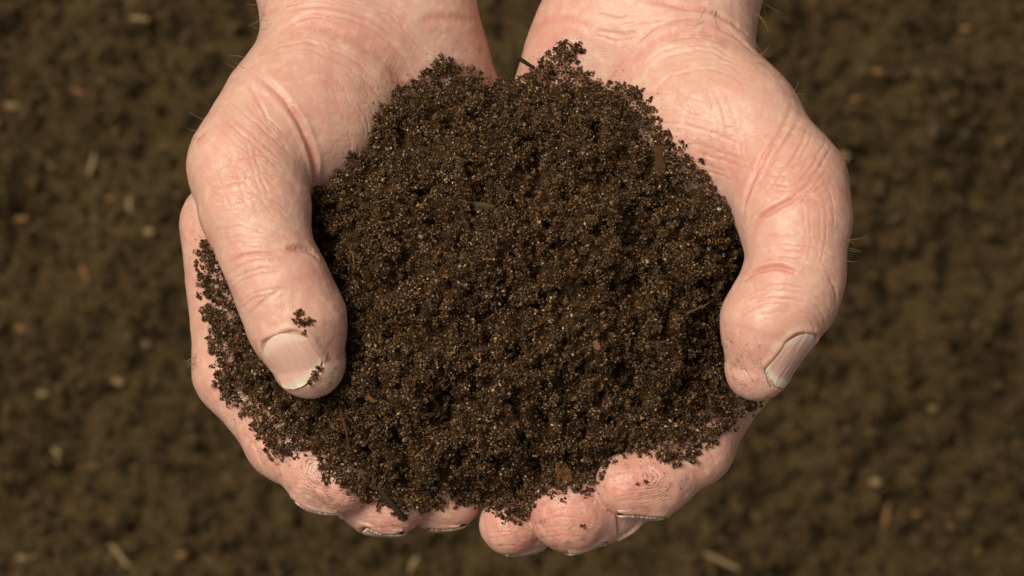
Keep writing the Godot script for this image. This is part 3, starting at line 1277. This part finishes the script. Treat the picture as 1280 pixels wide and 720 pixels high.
	var nl := [
		nail_place(fl, 1, at(948, 446, 4), at(944, 492, 3) - at(962, 414, 4), Vector3(0.74, 0.67, 0.05), 4.9, 12.8),
		nail_place(fl, 2, at(796, 605, -10), Vector3(-0.96, 0.1, 0.08), Vector3(0.14, -0.22, 0.95), 5.2, 11.0),
		nail_place(fl, 3, at(722, 640, -16), Vector3(-0.85, 0.2, 0.3), Vector3(0.2, -0.34, 0.9), 5.4, 10.5),
		nail_place(fl, 4, at(643, 652, -21), Vector3(-0.8, 0.2, 0.3), Vector3(0.1, -0.66, 0.74), 4.8, 9.5)]
	print("lines ", Time.get_ticks_msec() - t0)
	var tasks := []
	for f in hands:
		tasks.append(WorkerThreadPool.add_task(f.mesh.bind(1.35, 2)))
	build_heap()
	cover_flesh()
	print("heap ", Time.get_ticks_msec() - t0)
	for i in tasks:
		WorkerThreadPool.wait_for_task_completion(i)
	print("flesh ", Time.get_ticks_msec() - t0, " ", fr.verts.size(), " ", fl.verts.size())
	var labels := ["cupped hand with broad thumbnail facing up and soil crumbs on it", "cupped hand whose thumbnail is turned sideways along its outer edge"]
	var hairs := [
		[[318, 8, -1, 0.5, 5, 7.0, 4, 8], [300, 75, -1, 0.2, 6, 2.5, 8, 14], [250, 165, -1, 0.1, 10, 3.2, 8, 22], [245, 455, -1, 0.6, 12, 2.4, 3, 14], [290, 118, 0.3, 1, 6, 2.4, 12, 12], [330, 20, -0.5, 1, 8, 3.0, 12, 16]],
		[[950, 20, 1, 0.6, 10, 4.5, 6, 22], [905, 16, -0.6, 1, 14, 4.0, 24, 14], [946, 60, 1, 0.6, 8, 3.5, 6, 16], [985, 108, 1, -0.4, 8, 2.4, 8, 14], [1056, 310, 1, 0.3, 6, 3.2, 5, 24], [1046, 200, 1, -0.3, 5, 2.0, 10, 14]]]
	for i in 2:
		var f := hands[i]
		var o := put("hand", f.commit(), skin, self)
		o.position = Vector3(0, LIFT, 0)
		tag(o, labels[i], "hand", "cupped hands holding soil")
		var set_: Array = [nr, nl][i]
		for k in set_.size():
			put("thumbnail" if k == 0 else "fingernail", nail_mesh(f, set_[k], 0.85 if k == 0 else 0.72, 0.3 if k == 0 else 0.5, 0.1 if k == 0 else 0.5, 0.25, (2.6 if i == 0 else -2.6) * (1.0 if k == 0 else 0.0), 60 + i * 10 + k), nail_m, o)
		put("hair", hair_mesh(f, hairs[i]), hair_m, o).set_meta("kind", "stuff")
	print("hands ", Time.get_ticks_msec() - t0)

	# ---------------- the heap of soil
	rng.seed = 303
	var heap := thing("soil_heap", Vector3(0, LIFT, 0))
	tag(heap, "heap of dark brown crumbly soil held in the two cupped hands", "soil")
	put("soil_mass", heap_core(), core_m, heap)
	var fibre_m := StandardMaterial3D.new()
	fibre_m.albedo_color = Color(0.12, 0.066, 0.026).linear_to_srgb()
	fibre_m.roughness = 0.8
	put("root_hairs", fibres(), fibre_m, heap).set_meta("kind", "stuff")
	var gm := grain_meshes(4, 8)
	var bufs := heap_grains()
	for i in 4:
		scatter("soil_crumbs", bufs[i], gm[i], shiny_m if i == 0 else grain_m, heap)
	small_things(gm, grain_m)
	print("soil ", Time.get_ticks_msec() - t0, " ", (bufs[0] as PackedFloat32Array).size() / 4)


func build_ground(core_m: Material, grain_m: Material) -> void:
	ground_noise.seed = 41
	ground_noise.frequency = 9.0
	ground_noise.fractal_octaves = 4
	var n := 220
	var st := SurfaceTool.new()
	st.begin(Mesh.PRIMITIVE_TRIANGLES)
	st.set_smooth_group(0)
	var pts := PackedVector3Array()
	for j in n + 1:
		for i in n + 1:
			var u := 2.0 * i / n - 1.0
			var v := 2.0 * j / n - 1.0
			var x := 0.6 * u + 5.4 * pow(u, 9.0)
			var z := 0.5 * v + 5.5 * pow(v, 9.0)
			pts.append(Vector3(x, ground_y(x, z), z))
	for p in pts:
		st.add_vertex(p)
	for j in n:
		for i in n:
			var a := j * (n + 1) + i
			for k in [a, a + 1, a + n + 2, a, a + n + 2, a + n + 1]:
				st.add_index(k)
	st.generate_normals()
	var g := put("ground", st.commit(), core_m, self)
	tag(g, "", "", "", "structure")
	var bufs := [PackedFloat32Array(), PackedFloat32Array()]
	for k in 110000:
		var x := rng.randf_range(-0.46, 0.46)
		var z := rng.randf_range(-0.30, 0.30)
		var r := 0.7 + 1.9 * pow(rng.randf(), 3.0)
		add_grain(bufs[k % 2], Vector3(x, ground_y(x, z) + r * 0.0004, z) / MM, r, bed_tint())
	var gm := grain_meshes(2, 19)
	for i in 2:
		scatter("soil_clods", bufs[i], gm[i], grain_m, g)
	# bits of straw and wood on the soil bed
	var straw := StandardMaterial3D.new()
	straw.albedo_color = Color(0.19, 0.13, 0.06).linear_to_srgb()
	straw.roughness = 0.8
	var wood := StandardMaterial3D.new()
	wood.albedo_color = Color(0.15, 0.075, 0.025).linear_to_srgb()
	wood.roughness = 0.85
	var stone := StandardMaterial3D.new()
	stone.albedo_color = Color(0.070, 0.056, 0.038).linear_to_srgb()
	stone.roughness = 0.95
	stone.metallic_specular = 0.2
	# px, py, length and width in mm, turn in degrees, what
	var bits := [[8, 130, 10, 6, 10, 0], [180, 27, 13, 5, 5, 0], [58, 205, 17, 4.5, 60, 0], [112, 206, 17, 4.5, 105, 0], [100, 115, 9, 6, 20, 1], [163, 256, 12, 4.5, 85, 0], [137, 248, 7, 5, 0, 1], [190, 290, 7, 6.5, 0, 0], [107, 342, 13, 6, 70, 1], [28, 274, 10, 6, 0, 1], [30, 410, 8, 6, 30, 1], [182, 430, 8, 7.5, 0, 0], [148, 477, 8, 7, 20, 0], [52, 492, 9, 6, 0, 0], [237, 532, 9, 7, 0, 2], [34, 696, 14, 6, 170, 0], [150, 694, 22, 5, 50, 0], [118, 560, 24, 5, 95, 2], [515, 708, 15, 6, 120, 0], [905, 706, 26, 5, 25, 0], [1126, 655, 18, 6, 100, 1], [1182, 158, 10, 8, 90, 2], [1230, 160, 7, 7, 0, 2], [1110, 82, 7, 7, 0, 1], [1066, 190, 8, 7, 0, 0], [1078, 118, 6, 6, 0, 1], [1108, 610, 8, 8, 0, 0], [1067, 597, 8, 7, 0, 1], [1245, 408, 8, 7, 0, 1], [1210, 670, 7, 7, 0, 1], [1168, 655, 6, 6, 0, 1], [1005, 661, 8, 5, 10, 2], [1135, 271, 8, 8, 0, 2], [1186, 515, 7, 6, 0, 0], [1080, 302, 8, 5, 0, 1], [70, 565, 8, 6, 40, 0], [230, 690, 8, 6, 0, 1], [1008, 458, 5, 5, 0, 2], [1235, 20, 9, 6, 0, 1]]
	var marks := [["straw_piece", "pale piece of straw lying on the soil bed", "straw", "straw pieces on the soil bed"], ["wood_chip", "rusty brown wood chip lying on the soil bed", "wood chip", "wood chips on the soil bed"], ["stone", "grey stone lying on the soil bed", "stone", "stones on the soil bed"]]
	for b in bits:
		var k := PX * (EYE + LIFT / MM) / EYE * MM
		var x: float = (b[0] - 640.0) * k
		var z: float = (b[1] - 360.0) * k
		var mark: Array = marks[b[5]]
		var o := put(mark[0], sliver(b[2] * 0.8, b[3] * 0.6, b[3] * (0.8 if b[5] == 2 else 0.35)), [straw, wood, stone][b[5]], self)
		o.position = Vector3(x, ground_y(x, z) + 0.004, z)
		o.rotation.y = deg_to_rad(-b[4])
		var long: bool = b[2] > b[3] * 2.3
		tag(o, ("long narrow " if long else "short stubby ") + str(mark[1]), mark[2], ("long " if long else "short ") + str(mark[3]))


var ground_noise := FastNoiseLite.new()


func ground_y(x: float, z: float) -> float:
	# the bed falls away gently towards +x, a made-up slope to shade that side
	return ground_noise.get_noise_2d(x, z) * 0.022 + ground_noise.get_noise_2d(x * 7.0 + 5.0, z * 7.0) * 0.013 - 0.42 * maxf(x + 0.15, 0.0) * minf(x + 0.15, 0.45)


# a ragged sliver along x, in metres from mm
func sliver(length: float, width: float, thick: float) -> ArrayMesh:
	var st := SurfaceTool.new()
	st.begin(Mesh.PRIMITIVE_TRIANGLES)
	st.set_smooth_group(-1)
	var rings := []
	var n := 7
	for i in n + 1:
		var t := float(i) / n
		var full := pow(sin(clampf(t * 0.94 + 0.03, 0.0, 1.0) * PI), 0.35) * rng.randf_range(0.82, 1.1)
		var ring := []
		for s in 7:
			var a := TAU * s / 7.0
			ring.append(Vector3((t - 0.5) * length + rng.randf_range(-0.05, 0.05) * length * (1.0 if i == 0 or i == n else 0.4), sin(a) * thick * 0.5 * full, cos(a) * width * 0.5 * full * rng.randf_range(0.9, 1.1)) * MM)
		rings.append(ring)
	for i in n:
		for s in 7:
			var t := (s + 1) % 7
			var tone := 0.7 + 0.5 * fposmod(sin(s * 12.9898 + n * 4.1) * 43758.5, 1.0) + rng.randf_range(-0.15, 0.15)
			st.set_color(Color(tone, tone, tone))
			for v in [rings[i][s], rings[i][t], rings[i + 1][s], rings[i][t], rings[i + 1][t], rings[i + 1][s]]:
				st.add_vertex(v)
	for e in [0, n]:
		for s in range(1, 6):
			var tri := [rings[e][0], rings[e][s + 1], rings[e][s]]
			if e > 0:
				tri.reverse()
			for v in tri:
				st.add_vertex(v)
	st.generate_normals()
	return st.commit()


# where a line of sight meets the heap
func on_heap(px: float, py: float) -> Vector3:
	var h := 0.0
	for i in 4:
		var p := at(px, py, h)
		h = heap_top(p.x, p.z)
	return at(px, py, h)


func clump(called: String, label: String, spots: Array, gm: Array, m: Material) -> void:
	var st := SurfaceTool.new()
	st.begin(Mesh.PRIMITIVE_TRIANGLES)
	var base := Vector3.ZERO
	var cols := []
	for e in spots:
		for k in int(e[3]):
			var px: float = e[0] + rng.randfn() * e[2] * 0.38
			var py: float = e[1] + rng.randfn() * e[2] * 0.38
			var p := Vector3(NAN, 0, 0)
			for f in hands:
				var q := on(f, px, py)
				if not is_nan(q.x) and (is_nan(p.x) or q.y > p.y):
					p = q
			if is_nan(p.x):
				continue
			var r := rng.randf_range(0.18, 0.42)
			var b := Basis(Quaternion(Vector3(rng.randf(), rng.randf(), rng.randf()).normalized(), rng.randf() * TAU)).scaled(Vector3.ONE * r * MM)
			p.y += r * rng.randf_range(0.5, 2.2)
			var arr: Array = (gm[k % gm.size()] as ArrayMesh).surface_get_arrays(0)
			var c := soil_tint()
			for i in (arr[Mesh.ARRAY_VERTEX] as PackedVector3Array).size():
				st.set_color(c)
				st.set_normal((b * arr[Mesh.ARRAY_NORMAL][i]).normalized())
				st.add_vertex(b * arr[Mesh.ARRAY_VERTEX][i] + p * MM)
	var o := put(called, st.commit(), m, self)
	o.position = Vector3(0, LIFT, 0)
	tag(o, label, "soil crumbs")


func small_things(gm: Array, grain_m: Material) -> void:
	rng.seed = 515
	var mats := {}
	for e in [["dark", Color(0.026, 0.019, 0.012)], ["splinter", Color(0.14, 0.067, 0.023)], ["bark", Color(0.062, 0.042, 0.026)], ["rust", Color(0.062, 0.029, 0.014)], ["leaf", Color(0.12, 0.055, 0.016)], ["root", Color(0.13, 0.07, 0.026)], ["clay", Color(0.17, 0.085, 0.045)]]:
		var m := StandardMaterial3D.new()
		m.albedo_color = (e[1] as Color).linear_to_srgb()
		m.roughness = 0.95
		m.metallic_specular = 0.25
		m.vertex_color_use_as_albedo = true
		mats[e[0]] = m
	# flat bits: name, label, category, material, px, py, length, width, thickness, turn
	for e in [
		["wood_splinter", "orange brown wood splinter standing upright out of the heaped soil", "splinter", "splinter", 774, 331, 8.4, 2.0, 0.9, 98],
		["bark_chip", "flat grey brown bark chip lying across the soil heap", "bark", "bark", 598, 258, 7.4, 2.4, 0.9, 4],
		["bark_chip", "dark reddish bark chip near the edge of the soil heap", "bark", "rust", 825, 205, 7.8, 2.6, 1.0, 85],
		["leaf_scrap", "curled rust coloured leaf scrap at the soil's lower edge", "leaf", "leaf", 705, 590, 5.4, 3.6, 0.7, 60],
		["wood_chip", "small pale brown wood chip below the thumb with the broad nail", "wood chip", "splinter", 462, 498, 3.0, 1.2, 0.8, 35],
		["clay_lump", "small reddish clay lump in the middle of the soil heap", "clay", "clay", 746, 432, 2.4, 1.9, 1.6, 60],
		["clay_lump", "dull reddish brown clay lump above the smaller clay lump", "clay", "rust", 716, 342, 3.2, 2.4, 1.8, 10],
		["bark_chip", "small black bark chip at the upper rim of the soil heap", "bark", "dark", 797, 119, 2.4, 1.8, 0.6, 20],
	]:
		var o := put(e[0], sliver(e[6], e[7], e[8]), mats[e[3]], self)
		var p := on_heap(e[4], e[5])
		o.position = p * MM + Vector3(0, LIFT + 0.0002, 0)
		o.rotation = Vector3(rng.randf_range(-0.2, 0.2), deg_to_rad(-e[9]), rng.randf_range(-0.15, 0.15))
		tag(o, e[1], e[2])
	# twigs and roots: name, label, category, material, points (px, py, mm above the heap), radius
	for e in [
		["twig", "short black twig lying over the middle fingertip below the heap", "twig", "dark", [472, 608, 1.2, 484, 622, 1.6, 495, 634, 4.0, 508, 648, 4.5], 0.85],
		["twig", "thin dark twig sticking out of the top of the heap", "twig", "dark", [644, 71, 3.0, 654, 77, 2.0, 668, 86, 0.6], 0.55],
		["root_fibre", "golden brown root fibre running to the sideways thumb", "root", "root", [858, 392, 0.6, 880, 382, 1.0, 900, 370, 1.0, 916, 362, 0.6], 0.2],
		["root_fibre", "reddish root fibre just right of the broad thumbnail's thumb", "root", "root", [441, 316, 0.8, 443, 330, 1.1, 444, 346, 0.7], 0.2],
		["root_fibre", "brown root fibre beside the forefinger tip at the heap's foot", "root", "rust", [426, 512, 0.7, 432, 534, 1.2, 437, 558, 0.8], 0.4],
		["root_fibre", "thin pale root fibre among the upper soil crumbs", "root", "root", [764, 306, 0.8, 760, 318, 1.1, 759, 330, 0.8], 0.22],
	]:
		var pts := PackedVector3Array()
		var l: Array = e[4]
		for i in range(0, l.size(), 3):
			var p := on_heap(l[i], l[i + 1])
			var q := flesh_top(l[i], l[i + 1])
			if not is_nan(q.x) and q.y > p.y:
				p = q
			pts.append(p + Vector3(0, l[i + 2], 0))
		var base := pts[0]
		for i in pts.size():
			pts[i] -= base
		var st := SurfaceTool.new()
		st.begin(Mesh.PRIMITIVE_TRIANGLES)
		tube(st, pts, e[5], e[5] * 0.75, 7, 0.2)
		st.generate_normals()
		var o := put(e[0], st.commit(), mats[e[3]], self)
		o.position = base * MM + Vector3(0, LIFT, 0)
		tag(o, e[1], e[2])
	clump("soil_crumbs", "soil crumbs stuck on the root of the broad thumbnail", [[374, 393, 9, 36], [379, 404, 9, 34], [387, 402, 7, 22], [380, 417, 4, 8], [369, 401, 5, 12]], gm, grain_m)
	clump("soil_crumbs", "soil grit caught under the free edge of the broad thumbnail", [[399, 461, 5, 20], [393, 471, 7, 26], [386, 478, 4, 9]], gm, grain_m)
	clump("soil_crumbs", "soil crumbs on the round middle fingertip beside the heap", [[728, 657, 5, 10], [703, 625, 4, 7], [690, 618, 6, 12]], gm, grain_m)
	clump("soil_crumbs", "soil crumbs on the forefinger pad below the sideways thumb", [[796, 605, 3, 4], [808, 602, 3, 4]], gm, grain_m)
	clump("soil_crumbs", "soil crumbs on the ring fingertip between the two hands", [[632, 648, 7, 16], [648, 640, 7, 16]], gm, grain_m)
